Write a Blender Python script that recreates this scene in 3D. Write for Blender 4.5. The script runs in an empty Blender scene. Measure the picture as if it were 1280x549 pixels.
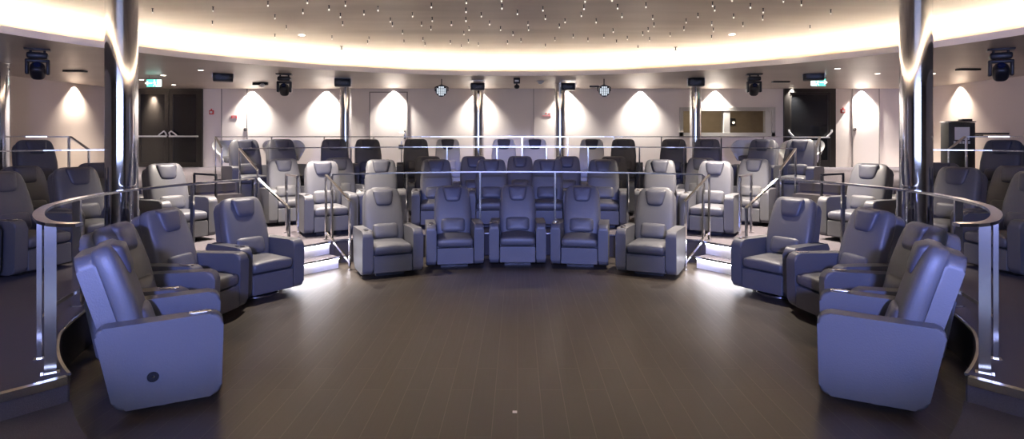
import bpy, bmesh, math, random
from mathutils import Vector, Matrix
random.seed(7)
PI = math.pi; R = math.radians
C = bpy.context.scene.collection
sc = bpy.context.scene

# ---------------------------------------------------------------- camera
HC, HY, V, F = 1.94, 171.0, 647.0, 750.0
cd = bpy.data.cameras.new('camera'); cam = bpy.data.objects.new('camera', cd); C.objects.link(cam)
cd.sensor_width = 36; cd.lens = F/1280*36
cd.shift_y = -(274.5-HY)/1280; cd.shift_x = -(V-640)/1280
cd.clip_start = .05; cd.clip_end = 100
cam.location = (0, 0, HC); cam.rotation_euler = (PI/2, 0, 0)
sc.camera = cam
def X(px, D): return (px-V)*D/F
def Z(py, D): return HC-(py-HY)*D/F
def at(px, py, D): return Vector((X(px, D), D, Z(py, D)))
def onz(px, py, z):
    k = (py-HY)/(HC-z); D = F/k
    return Vector((X(px, D), D, z))

# ---------------------------------------------------------------- materials
def nodes(name):
    m = bpy.data.materials.new(name); m.use_nodes = True
    nt = m.node_tree; return m, nt, nt.nodes['Principled BSDF']
def mat(name, col, rough=.5, metal=0, bump=0, scale=60, emis=None, es=0, var=0, spec=None):
    m, nt, b = nodes(name)
    b.inputs['Base Color'].default_value = (*col, 1)
    b.inputs['Roughness'].default_value = rough; b.inputs['Metallic'].default_value = metal
    if spec is not None: b.inputs['Specular IOR Level'].default_value = spec
    if emis:
        b.inputs['Emission Color'].default_value = (*emis, 1); b.inputs['Emission Strength'].default_value = es
    if bump or var:
        tc = nt.nodes.new('ShaderNodeTexCoord'); n = nt.nodes.new('ShaderNodeTexNoise')
        n.inputs['Scale'].default_value = scale; n.inputs['Detail'].default_value = 4
        nt.links.new(tc.outputs['Object'], n.inputs['Vector'])
        if bump:
            bp = nt.nodes.new('ShaderNodeBump'); bp.inputs['Strength'].default_value = bump; bp.inputs['Distance'].default_value = .01
            nt.links.new(n.outputs['Fac'], bp.inputs['Height']); nt.links.new(bp.outputs['Normal'], b.inputs['Normal'])
        if var:
            mx = nt.nodes.new('ShaderNodeMix'); mx.data_type = 'RGBA'
            mx.inputs['A'].default_value = (*[c*(1-var) for c in col], 1); mx.inputs['B'].default_value = (*[min(1, c*(1+var)) for c in col], 1)
            nt.links.new(n.outputs['Fac'], mx.inputs['Factor']); nt.links.new(mx.outputs['Result'], b.inputs['Base Color'])
    return m
M = {}
M['leather'] = mat('grey_leather', (.082, .083, .094), .46, 0, .12, 90, var=.06)
M['pillow'] = mat('headrest_leather', (.055, .057, .076), .46, 0, .12, 90, var=.06)
M['pale'] = mat('glare_pale_leather', (.62, .61, .58), .45, 0, .12, 90, var=.05)  # glare and ghosting over four rear recliners, put into the leather colour
M['piping'] = mat('dark_piping', (.05, .05, .065), .5)
M['chrome'] = mat('polished_chrome', (.78, .78, .8), .07, 1)
M['rail'] = mat('bright_steel_rail', (.88, .87, .86), .16, 1)
M['brushed'] = mat('brushed_steel', (.55, .54, .53), .25, 1)
M['black'] = mat('black_plastic', (.018, .018, .022), .4)
M['blackm'] = mat('black_metal', (.03, .03, .035), .3, .6)
M['wall'] = mat('painted_wall', (.80, .75, .72), .75, 0, .03, 40, var=.02)
M['sidewall'] = mat('side_wall_fabric', (.66, .57, .50), .8, 0, .03, 40, var=.03)
M['doorp'] = mat('painted_door', (.80, .75, .72), .6)
M['trimlight'] = mat('light_grey_trim', (.50, .49, .46), .4)
M['trim'] = mat('grey_trim', (.30, .28, .27), .5)
M['darkglass'] = mat('dark_glass', (.012, .013, .015), .08, 0, spec=.6)
M['doorframe'] = mat('dark_bronze_frame', (.035, .032, .030), .35, .3)
M['white'] = mat('white_plastic', (.75, .75, .74), .35)
M['shell'] = mat('white_shell', (.84, .86, .83), .4)
M['red'] = mat('red_plastic', (.55, .04, .04), .4)
M['lip'] = mat('white_lip', (.72, .70, .74), .5)
M['carpet'] = mat('carpet', (.078, .068, .080), .95, 0, .6, 220, var=.5)
M['riser'] = mat('step_riser', (.72, .70, .73), .6, 0, .1, 80)
M['darkriser'] = mat('dark_riser', (.035, .03, .032), .7)
M['booth'] = mat('booth_wood', (.32, .26, .19), .5, var=.2, scale=6)
M['lens'] = mat('lens_glass', (.02, .03, .10), .05, .2)
M['frontwall'] = mat('stage_wall', (.30, .29, .30), .7)
def emis(name, col, s):
    m = bpy.data.materials.new(name); m.use_nodes = True; nt = m.node_tree
    nt.nodes.remove(nt.nodes['Principled BSDF']); e = nt.nodes.new('ShaderNodeEmission')
    e.inputs['Color'].default_value = (*col, 1); e.inputs['Strength'].default_value = s
    nt.links.new(e.outputs['Emission'], nt.nodes['Material Output'].inputs['Surface']); return m
M['cove'] = emis('cove_led', (1, .85, .67), 42)
M['down'] = emis('downlight_lens', (1, .88, .72), 14)
M['led'] = emis('step_led', (.93, .92, 1), 26)
M['drop'] = emis('crystal_tip', (1, .92, .8), .8)
M['exit'] = emis('exit_green', (.10, .62, .48), 1.3)
M['exitw'] = emis('exit_white', (.75, 1, .93), 1.6)
M['parled'] = emis('par_led', (.8, .9, 1), .55)
M['boothlamp'] = emis('booth_lamp', (1, .85, .6), 3)

def streak_mat(name, c1, c2, rough, metal, sc_, strength=1):
    m, nt, b = nodes(name)
    tc = nt.nodes.new('ShaderNodeTexCoord'); mp = nt.nodes.new('ShaderNodeMapping'); mp.inputs['Scale'].default_value = sc_
    n = nt.nodes.new('ShaderNodeTexNoise'); n.inputs['Scale'].default_value = 1; n.inputs['Detail'].default_value = 5
    mx = nt.nodes.new('ShaderNodeMix'); mx.data_type = 'RGBA'
    mx.inputs['A'].default_value = (*c1, 1); mx.inputs['B'].default_value = (*c2, 1)
    cr = nt.nodes.new('ShaderNodeMapRange'); cr.inputs['From Min'].default_value = .35; cr.inputs['From Max'].default_value = .65
    L = nt.links.new
    L(tc.outputs['Object'], mp.inputs['Vector']); L(mp.outputs['Vector'], n.inputs['Vector'])
    L(n.outputs['Fac'], cr.inputs['Value']); L(cr.outputs['Result'], mx.inputs['Factor']); L(mx.outputs['Result'], b.inputs['Base Color'])
    mr = nt.nodes.new('ShaderNodeMapRange'); mr.inputs['To Min'].default_value = rough-.07; mr.inputs['To Max'].default_value = rough+.09
    L(n.outputs['Fac'], mr.inputs['Value']); L(mr.outputs['Result'], b.inputs['Roughness'])
    b.inputs['Metallic'].default_value = metal
    return m
M['dome'] = streak_mat('champagne_ceiling', (.46, .375, .285), (.66, .565, .455), .42, .3, (.22, 1.3, 1))
M['soffit'] = streak_mat('soffit_panels', (.46, .40, .34), (.54, .48, .42), .40, .2, (.3, 1.2, 1))

def plank_mat():
    m, nt, b = nodes('dark_wood_planks'); L = nt.links.new
    tc = nt.nodes.new('ShaderNodeTexCoord'); mp = nt.nodes.new('ShaderNodeMapping')
    mp.inputs['Rotation'].default_value = (0, 0, PI/2)
    br = nt.nodes.new('ShaderNodeTexBrick')
    br.inputs['Scale'].default_value = 1; br.inputs['Brick Width'].default_value = 1.15; br.inputs['Row Height'].default_value = .17
    br.inputs['Mortar Size'].default_value = .003; br.inputs['Mortar Smooth'].default_value = .3; br.inputs['Bias'].default_value = 0
    br.offset = .37
    br.inputs['Color1'].default_value = (.062, .052, .044, 1); br.inputs['Color2'].default_value = (.074, .062, .053, 1)
    br.inputs['Mortar'].default_value = (.135, .115, .095, 1)
    n = nt.nodes.new('ShaderNodeTexNoise'); mp2 = nt.nodes.new('ShaderNodeMapping'); mp2.inputs['Scale'].default_value = (30, 1.5, 1)
    n.inputs['Scale'].default_value = 1.2; n.inputs['Detail'].default_value = 6
    mx = nt.nodes.new('ShaderNodeMix'); mx.data_type = 'RGBA'; mx.blend_type = 'MULTIPLY'; mx.inputs['Factor'].default_value = .45
    L(tc.outputs['Object'], mp.inputs['Vector']); L(mp.outputs['Vector'], br.inputs['Vector'])
    L(tc.outputs['Object'], mp2.inputs['Vector']); L(mp2.outputs['Vector'], n.inputs['Vector'])
    L(br.outputs['Color'], mx.inputs['A']); L(n.outputs['Fac'], mx.inputs['B']); L(mx.outputs['Result'], b.inputs['Base Color'])
    mr = nt.nodes.new('ShaderNodeMapRange'); mr.inputs['To Min'].default_value = .30; mr.inputs['To Max'].default_value = .46
    L(n.outputs['Fac'], mr.inputs['Value']); L(mr.outputs['Result'], b.inputs['Roughness'])
    bp = nt.nodes.new('ShaderNodeBump'); bp.inputs['Strength'].default_value = .12; bp.inputs['Distance'].default_value = .01
    L(n.outputs['Fac'], bp.inputs['Height']); L(bp.outputs['Normal'], b.inputs['Normal'])
    return m
M['floor'] = plank_mat()

# ---------------------------------------------------------------- helpers
def B(): return bmesh.new()
def obj(name, bm, m, parent=None, smooth=True, ang=38, wn=False, kind=None):
    me = bpy.data.meshes.new(name); bmesh.ops.recalc_face_normals(bm, faces=bm.faces[:])
    bm.to_mesh(me); bm.free()
    me.materials.append(M[m] if isinstance(m, str) else m)
    if smooth:
        me.polygons.foreach_set('use_smooth', [True]*len(me.polygons))
        me.set_sharp_from_angle(angle=R(ang))
    o = bpy.data.objects.new(name, me); C.objects.link(o)
    if parent is not None: o.parent = parent
    if wn:
        w = o.modifiers.new('wn', 'WEIGHTED_NORMAL'); w.keep_sharp = True; w.weight = 80
    if kind: o['kind'] = kind
    return o
def tag(o, label=None, cat=None, group=None):
    if label: o['label'] = label
    if cat: o['category'] = cat
    if group: o['group'] = group
    return o
def thing(name, label, cat, loc=(0, 0, 0), rz=0, group=None):
    o = bpy.data.objects.new(name, None); C.objects.link(o); o.empty_display_size = .1
    o.location = loc; o.rotation_euler = (0, 0, rz); return tag(o, label, cat, group)
def struct(name, bm, m, **k): return obj(name, bm, m, kind='structure', **k)
def dup(root):
    r = root.copy(); C.objects.link(r)
    for ch in list(root.children):
        c = ch.copy(); C.objects.link(c); c.parent = r
        for g in list(ch.children):
            d = g.copy(); C.objects.link(d); d.parent = c
    return r
def bev(bm, edges, w, s=3):
    bmesh.ops.bevel(bm, geom=edges, offset=w, segments=s, profile=.5, affect='EDGES', clamp_overlap=True)
def box(bm, x0, x1, y0, y1, z0, z1, b=0, s=2, mtx=None):
    r = bmesh.ops.create_cube(bm, size=1)
    vs = r['verts']
    for v in vs:
        v.co = Vector((x0+(v.co.x+.5)*(x1-x0), y0+(v.co.y+.5)*(y1-y0), z0+(v.co.z+.5)*(z1-z0)))
    if mtx is not None:
        for v in vs: v.co = mtx @ v.co
    if b:
        es = list({e for v in vs for e in v.link_edges}); bev(bm, es, b, s)
    return bm
def cyl(bm, p0, p1, r0, r1=None, seg=20, caps=True):
    p0 = Vector(p0); p1 = Vector(p1); d = p1-p0
    if r1 is None: r1 = r0
    q = Vector((0, 0, 1)).rotation_difference(d.normalized()).to_matrix().to_4x4()
    mtx = Matrix.Translation((p0+p1)/2) @ q
    bmesh.ops.create_cone(bm, cap_ends=caps, segments=seg, radius1=r0, radius2=r1, depth=d.length, matrix=mtx)
    return bm
def ball(bm, c, r, sx=1, sy=1, sz=1, seg=16):
    bmesh.ops.create_uvsphere(bm, u_segments=seg, v_segments=seg//2, radius=r, matrix=Matrix.Translation(c) @ Matrix.Diagonal((sx, sy, sz, 1)))
    return bm
def roundpoly(pts, rad, seg=6):
    out = []; n = len(pts)
    for i in range(n):
        p = Vector(pts[i]); a = Vector(pts[i-1]); c = Vector(pts[(i+1) % n]); r = rad[i] if isinstance(rad, (list, tuple)) else rad
        if r <= 0: out.append(tuple(p)); continue
        u = (a-p).normalized(); w = (c-p).normalized(); th = math.acos(max(-1, min(1, u.dot(w)))); t = r/math.tan(th/2)
        t = min(t, .49*(a-p).length, .49*(c-p).length); r = t*math.tan(th/2)
        s = p+u*t; e = p+w*t; cc = p+(u+w).normalized()*(r/math.sin(th/2))
        a0 = math.atan2(s.y-cc.y, s.x-cc.x); a1 = math.atan2(e.y-cc.y, e.x-cc.x); da = (a1-a0+PI) % (2*PI)-PI
        for k in range(seg+1):
            aa = a0+da*k/seg; out.append((cc.x+r*math.cos(aa), cc.y+r*math.sin(aa)))
    return out
def prism(bm, pts, axis, a0, a1, b=0, s=3):
    """extrude a 2D outline along an axis; pts are (the two other axes in xyz order)"""
    def mk(p, a):
        if axis == 'x': return (a, p[0], p[1])
        if axis == 'y': return (p[0], a, p[1])
        return (p[0], p[1], a)
    A = [bm.verts.new(mk(p, a0)) for p in pts]; Bv = [bm.verts.new(mk(p, a1)) for p in pts]; n = len(pts)
    f0 = bm.faces.new(A); f1 = bm.faces.new(Bv[::-1])
    for i in range(n): bm.faces.new((A[i], Bv[i], Bv[(i+1) % n], A[(i+1) % n]))
    if b: bev(bm, list(f0.edges)+list(f1.edges), b, s)
    return bm
def superq(bm, c, h, e_plane=.3, e_thick=.5, thick='y', nu=48, nv=14, deform=None):
    """rounded cushion: a superellipsoid, thick axis gives the pillow's depth"""
    def sp(v, e): return math.copysign(abs(v)**e, v)
    rows = []
    for j in range(1, nv):
        v = -PI/2+PI*j/nv; cv = sp(math.cos(v), e_thick); sv = sp(math.sin(v), e_thick); row = []
        for i in range(nu):
            u = 2*PI*i/nu; a = cv*sp(math.cos(u), e_plane); b_ = cv*sp(math.sin(u), e_plane)
            row.append((a, b_, sv))
        rows.append(row)
    def mk(a, b_, t):
        if thick == 'y': p = Vector((a*h[0], t*h[1], b_*h[2]))
        elif thick == 'z': p = Vector((a*h[0], b_*h[1], t*h[2]))
        else: p = Vector((t*h[0], a*h[1], b_*h[2]))
        if deform: p = deform(p)
        return bm.verts.new(p+Vector(c))
    vs = [[mk(*q) for q in r] for r in rows]; p0 = mk(0, 0, -1); p1 = mk(0, 0, 1)
    for j in range(len(vs)-1):
        for i in range(nu): bm.faces.new((vs[j][i], vs[j][(i+1) % nu], vs[j+1][(i+1) % nu], vs[j+1][i]))
    for i in range(nu):
        bm.faces.new((p0, vs[0][(i+1) % nu], vs[0][i])); bm.faces.new((p1, vs[-1][i], vs[-1][(i+1) % nu]))
    return bm
def sweep(bm, pts, w, h, b=0):
    """flat bar (w wide horizontally, h high) swept along a polyline"""
    pts = [Vector(p) for p in pts]; n = len(pts); rings = []
    for i in range(n):
        if i == 0: d = pts[1]-pts[0]
        elif i == n-1: d = pts[-1]-pts[-2]
        else: d = (pts[i]-pts[i-1]).normalized()+(pts[i+1]-pts[i]).normalized()
        d.normalize(); side = Vector((d.y, -d.x, 0))
        if side.length < 1e-4: side = Vector((1, 0, 0))
        side.normalize(); up = side.cross(d).normalized()
        if up.z < 0: up = -up
        m = 1
        if 0 < i < n-1:
            cs = d.dot((pts[i+1]-pts[i]).normalized()); m = 1/max(.5, cs)
        vert = abs(d.z) > .2
        s = side*w/2*(1 if vert else m); u = up*h/2*(m if vert else 1)
        rings.append([bm.verts.new(pts[i]+q) for q in (-s-u, s-u, s+u, -s+u)])
    for i in range(n-1):
        for k in range(4): bm.faces.new((rings[i][k], rings[i][(k+1) % 4], rings[i+1][(k+1) % 4], rings[i+1][k]))
    bm.faces.new(rings[0][::-1]); bm.faces.new(rings[-1])
    return bm
def tube(bm, pts, r, seg=10):
    for a, b_ in zip(pts[:-1], pts[1:]): cyl(bm, a, b_, r, seg=seg)
    for p in pts[1:-1]: ball(bm, p, r, seg=8)
    return bm

# ---------------------------------------------------------------- tier geometry (polar about the round floor's centre)
OY = 6.3
def lerp(tab, t):
    t = abs(t)
    for (a, ra), (b_, rb) in zip(tab[:-1], tab[1:]):
        if a <= t <= b_: return ra if a == b_ else ra+(rb-ra)*(t-a)/(b_-a)
    return tab[-1][1]
T1 = [(44.7, 4.0), (62, 4.02), (90, 4.12), (101.6, 4.04), (111, 3.98), (127.7, 3.78)]
def r1(t):
    t = abs(t)
    if t >= 44.7: return lerp(T1, t)
    # flatter arc behind the front row: circle centre (0,3.85) radius 6.0
    a = R(t); dx, dy = math.sin(a), math.cos(a); oy = OY-3.88; bq = dy*oy; return -bq+math.sqrt(bq*bq-(oy*oy-36))
T2 = [(0, 6.75), (26, 6.85), (44, 7.1), (47, 7.1), (60, 7.6), (66, 8.2), (80, 8.4), (100, 8.4)]
def r2(t): return lerp(T2, t)
def pol(t, r): return Vector((r*math.sin(R(t)), OY+r*math.cos(R(t)), 0))
WX, BY, FY = 11.3, 17.0, -3.0
H1, H2, H3 = .36, .72, 1.08

# floor and tiers
bm = B(); box(bm, -WX, WX, FY, BY, -.1, 0); struct('floor', bm, 'floor', smooth=False)
def tier(name, inner, ycut, z0, z1, ends=None):
    """solid platform between an inner outline (given by angle, radius) and the walls"""
    bm = B(); cols = []
    corner = math.degrees(math.atan2(WX, BY-OY)); pts = []
    for i, (t, r) in enumerate(inner):
        if i and inner[i-1][0] < corner < t or i and inner[i-1][0] < -corner < t:
            c = corner if t > 0 else -corner; f = (c-inner[i-1][0])/(t-inner[i-1][0]); pts.append((c, inner[i-1][1]+(r-inner[i-1][1])*f))
        pts.append((t, r))
    for i, (t, r) in enumerate(pts):
        p = pol(t, r); dx, dy = math.sin(R(t)), math.cos(R(t))
        m = min(WX/abs(dx) if abs(dx) > 1e-6 else 1e9, (BY-OY)/dy if dy > 1e-6 else 1e9, (ycut-OY)/dy if dy < -1e-6 else 1e9)
        q = (dx*m, OY+dy*m)
        if ends and i in (0, len(pts)-1): q = (math.copysign(ends, t), ycut)
        cols.append([bm.verts.new((p.x, p.y, z0)), bm.verts.new((p.x, p.y, z1)), bm.verts.new((q[0], q[1], z1)), bm.verts.new((q[0], q[1], z0))])
    for a, b_ in zip(cols[:-1], cols[1:]):
        for k in range(4): bm.faces.new((a[k], b_[k], b_[(k+1) % 4], a[(k+1) % 4]))
    bm.faces.new(cols[0]); bm.faces.new(cols[-1][::-1])
    return struct(name, bm, 'carpet', smooth=False)
th = [i*2 for i in range(-63, 64)]
cr_ = math.degrees(math.atan2(WX, 1.95-OY))
inner = sorted([(-127.7, r1(127.7))]+[(t, r1(t)) for t in th]+[(127.7, r1(127.7))]+[(c, r1(c)) for c in (cr_, -cr_)])
tier('floor_lower_tier', inner, 1.95, 0, H1, ends=4.52)
def t2pts(s): return [(t, r2(t)) for t in range(0, 47, 2)]+[(47, 7.1), (47, 6.55), (60, 6.55), (60, 7.6)]+[(t, r2(t)) for t in range(62, 101, 2)]
P2 = [(-t, r) for t, r in reversed(t2pts(0))]+t2pts(0)[1:]
tier('floor_middle_tier', P2, 1.95, H1, H2)
T3 = [(0, 8.3), (26, 8.3), (44, 8.35), (47, 8.35), (47, 7.15), (60, 7.15), (60.01, 8.9), (64, 9.4), (80, 9.6), (98, 9.6)]
def t3list():
    out = [(t, lerp(T3[:4], t)) for t in range(0, 47, 2)]+[(47, 8.35), (47, 7.15)]+[(t, 7.15) for t in range(49, 60, 2)]+[(60, 7.15), (60.01, 8.9)]
    return out+[(t, lerp(T3[6:], t)) for t in range(62, 99, 2)]
P3 = [(-t, r) for t, r in reversed(t3list())]+t3list()[1:]
tier('floor_upper_tier', P3, 1.95, H2, H3)
# stair blocks
def sector(bm, t0, t1, ra, rb, z0, z1, n=6):
    A = [pol(t0+(t1-t0)*i/n, ra) for i in range(n+1)]; Bp = [pol(t0+(t1-t0)*i/n, rb) for i in range(n+1)]
    prism(bm, [(p.x, p.y) for p in A]+[(p.x, p.y) for p in reversed(Bp)], 'z', z0, z1)
def chord_box(bm, a, b_, depth, z0, z1):
    """box along the horizontal line a-b, reaching depth away from the round floor"""
    a = Vector((a[0], a[1], 0)); b_ = Vector((b_[0], b_[1], 0)); d = (b_-a).normalized(); n = Vector((-d.y, d.x, 0))
    if n.dot((a+b_)/2-Vector((0, OY, 0))) < 0: n = -n
    q = [a, b_, b_+n*depth, a+n*depth]
    prism(bm, [(p.x, p.y) for p in q], 'z', z0, z1)
for side, s in (('left', -1), ('right', 1)):
    # two lit steps from the round floor up to the lower tier
    a = pol(s*45.8, 3.66); b_ = pol(s*60, 3.66)
    t = thing('lit_steps', 'pair of carpeted steps with glowing white risers on the %s side of the front row' % side, 'steps', ((a.x+b_.x)/2, (a.y+b_.y)/2, 0))
    off = -Vector(t.location)
    def L(bm, name, m, **k):
        bmesh.ops.translate(bm, verts=bm.verts[:], vec=off); return obj(name, bm, m, t, smooth=False, **k)
    nrm = (pol(s*52.9, 1)-Vector((0, OY, 0))).normalized(); nrm.z = 0
    bm = B(); chord_box(bm, a+nrm*.03, b_+nrm*.03, .5, 0.001, .15); L(bm, 'riser', 'riser')
    bm = B(); chord_box(bm, a, b_, .42, .152, .172); L(bm, 'tread', 'carpet')
    bm = B(); chord_box(bm, a-nrm*.012, b_-nrm*.012, .012, .150, .180); L(bm, 'nosing', 'brushed')
    bm = B(); chord_box(bm, a+nrm*.012, b_+nrm*.012, .014, .140, .149); L(bm, 'light_strip', 'led')
    a2 = pol(s*45.8, 3.93); b2 = pol(s*60, 3.93)
    bm = B(); chord_box(bm, a2+nrm*.03, b2+nrm*.03, .12, .172, .335); L(bm, 'riser', 'riser')
    bm = B(); chord_box(bm, a2-nrm*.0, b2-nrm*.0, .25, .337, .366); L(bm, 'tread', 'carpet')
    bm = B(); chord_box(bm, a2-nrm*.014, b2-nrm*.014, .014, .335, .368); L(bm, 'nosing', 'brushed')
    bm = B(); chord_box(bm, a2+nrm*.012, b2+nrm*.012, .014, .322, .331); L(bm, 'light_strip', 'led')
    # upper stairs between lower and upper tier
    bm = B()
    sector(bm, s*47.3, s*59.7, 6.85, 7.15, H2+.001, .90)
    sector(bm, s*47.3, s*59.7, 6.25, 6.55, H1+.001, .54)
    struct('trim_%d' % (11 if s < 0 else 12), bm, 'carpet', smooth=False)
    bm = B()
    for r_, z_ in ((7.13, H3), (6.83, .90), (6.53, H2), (6.23, .54)): sector(bm, s*47.3, s*59.7, r_, r_+.02, z_-.14, z_+.004)
    struct('trim_%d' % (13 if s < 0 else 14), bm, 'darkriser', smooth=False)
    # low carpeted step towards the stage with its shiny nosing
    cpt = pol(s*127.7, 3.78)
    arc = [pol(s*(127.7+i*2.2), 3.76) for i in range(11)]
    pts = [(p.x, p.y) for p in arc]+[(s*1.2, 1.9), (s*4.55, 1.9)]
    bm = B(); prism(bm, pts, 'z', 0, .18); bmesh.ops.triangulate(bm, faces=[f for f in bm.faces if len(f.verts) > 4])
    struct('trim_%d' % (1 if s < 0 else 2), bm, 'carpet', smooth=False)
    n0 = Vector((cpt.x-s*.02, cpt.y-.04, H1-.02)); n1 = Vector((s*4.52, 1.93, H1-.02))
    bm = B(); sweep(bm, [n0, n1], .05, .052); struct('trim_%d' % (3 if s < 0 else 4), bm, 'brushed', smooth=False)
# dark edge strip along the lower tier (riser cladding + thin metal lip)
def arcstrip(bm, tlist, rf, dr, z0, z1):
    pts = [pol(t, rf(t)) for t in tlist]; q = [pol(t, rf(t)-dr) for t in tlist]
    A = [[bm.verts.new((p.x, p.y, z)) for z in (z0, z1)] for p in pts]; Bq = [[bm.verts.new((p.x, p.y, z)) for z in (z0, z1)] for p in q]
    for i in range(len(pts)-1):
        bm.faces.new((Bq[i][0], Bq[i+1][0], Bq[i+1][1], Bq[i][1])); bm.faces.new((A[i][1], Bq[i][1], Bq[i+1][1], A[i+1][1]))
        bm.faces.new((A[i][0], A[i][1], A[i+1][1], A[i+1][0])); bm.faces.new((A[i][0], A[i+1][0], Bq[i+1][0], Bq[i][0]))
    for k in (0, -1): bm.faces.new((A[k][0], Bq[k][0], Bq[k][1], A[k][1]))
n = 5
for tl in ([t/2 for t in range(-255, -122)], [t/2 for t in range(-89, 90)], [t/2 for t in range(123, 256)]):
    bm = B(); arcstrip(bm, tl, r1, .012, .002, H1-.015); struct('trim_%d' % n, bm, 'darkriser', smooth=False); n += 1
    bm = B(); arcstrip(bm, tl, r1, .02, H1-.014, H1+.003); struct('trim_%d' % n, bm, 'brushed', smooth=False); n += 1

# ---------------------------------------------------------------- shell: walls, ceiling, cove
CZ = 3.3; DH = .50
WD = (X(852, BY), X(966, BY), Z(168, BY), Z(137, BY))   # booth window opening
bm = B()
box(bm, -WX-.2, WD[0], BY, BY+.15, 0, CZ); box(bm, WD[1], WX+.2, BY, BY+.15, 0, CZ)
box(bm, WD[0], WD[1], BY, BY+.15, 0, WD[2]); box(bm, WD[0], WD[1], BY, BY+.15, WD[3], CZ)
struct('wall_back', bm, 'wall', smooth=False)
for nm, s in (('left', -1), ('right', 1)):
    bm = B(); box(bm, min(s*WX, s*(WX+.15)), max(s*WX, s*(WX+.15)), FY, BY, 0, 3.7); struct('wall_'+nm, bm, 'sidewall', smooth=False)
bm = B(); box(bm, -WX-.15, WX+.15, FY-.15, FY, 0, 3.7); struct('wall_front', bm, 'frontwall', smooth=False)
# wall panel seams
for i, px in enumerate((309, 667)):
    bm = B(); box(bm, X(px, BY)-.008, X(px, BY)+.008, BY-.006, BY+.002, H3, CZ); struct('trim_%d' % (20+i), bm, 'trim', smooth=False)
CX, CY, CR = 0.0, 6.5, 6.9
def ring(bm, ra, za, rb, zb, n=128):
    A = [bm.verts.new((CX+ra*math.sin(2*PI*i/n), CY+ra*math.cos(2*PI*i/n), za)) for i in range(n)]
    Bq = [bm.verts.new((CX+rb*math.sin(2*PI*i/n), CY+rb*math.cos(2*PI*i/n), zb)) for i in range(n)]
    for i in range(n): bm.faces.new((A[i], A[(i+1) % n], Bq[(i+1) % n], Bq[i]))
def square_ring(bm, ra, z, n=128):
    A = []; Bq = []
    for i in range(n):
        a = 2*PI*i/n; dx, dy = math.sin(a), math.cos(a)
        tx = ((WX+.1) / abs(dx)) if abs(dx) > 1e-6 else 1e9
        ty = ((BY+.1-CY)/dy if dy > 0 else (FY-.1-CY)/dy) if abs(dy) > 1e-6 else 1e9
        t = min(tx, ty); A.append(bm.verts.new((CX+ra*dx, CY+ra*dy, z))); Bq.append(bm.verts.new((dx*t, CY+dy*t, z)))
    for i in range(n): bm.faces.new((A[i], A[(i+1) % n], Bq[(i+1) % n], Bq[i]))
bm = B(); square_ring(bm, CR+.0, CZ); o = struct('ceiling_soffit', bm, 'soffit', smooth=False)
bm = B(); ring(bm, CR, CZ, CR, CZ+.10); ring(bm, CR, CZ+.10, CR+.03, CZ+.10); ring(bm, CR+.03, CZ+.10, CR+.03, CZ+.03)
struct('trim_30', bm, 'lip')
bm = B(); ring(bm, CR+.03, CZ+.03, CR+.32, CZ+.03); ring(bm, CR+.128, CZ+.031, CR+.138, CZ+.096); struct('trim_31', bm, 'white')
bm = B(); ring(bm, CR+.12, CZ+.034, CR+.13, CZ+.094); o = obj('cove_light_strip', bm, 'cove')
tag(o, 'warm glowing light strip hidden in the cove behind the white rim of the round ceiling', 'light strip')
def dome_z(r):
    R0 = CR+.32
    if r > R0-1.9: u = (r-(R0-1.9))/1.9; return CZ+.03+(DH-.10)*math.sqrt(max(0, 1-u*u))
    return CZ+DH-.07+.07*(1-(r/(R0-1.9))**2)
rs = [CR+.32-1.9+1.9*math.sin(PI/2*i/22) for i in range(22, -1, -1)]+[4.5, 3.4, 2.2, 1.0]
bm = B()
for ra, rb in zip(rs[:-1], rs[1:]): ring(bm, ra, dome_z(ra), rb, dome_z(rb))
bmesh.ops.remove_doubles(bm, verts=bm.verts[:], dist=.0005)
n_ = 128; c_ = bm.verts.new((CX, CY, CZ+DH)); rim = sorted([v for v in bm.verts if v is not c_ and abs(math.hypot(v.co.x-CX, v.co.y-CY)-1.0) < .01], key=lambda v: math.atan2(v.co.x-CX, v.co.y-CY))
for a_, b_ in zip(rim, rim[1:]+rim[:1]): bm.faces.new((a_, b_, c_))
def on_dome(px, py, drop=0):
    z = CZ+DH-.05
    for _ in range(30):
        p = onz(px, py, z); z2 = dome_z(min(CR+.3, math.hypot(p.x-CX, p.y-CY)))-drop; z = .5*z+.5*z2
    p = onz(px, py, z); return Vector((p.x, p.y, dome_z(math.hypot(p.x-CX, p.y-CY))))
struct('ceiling', bm, 'dome')

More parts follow.
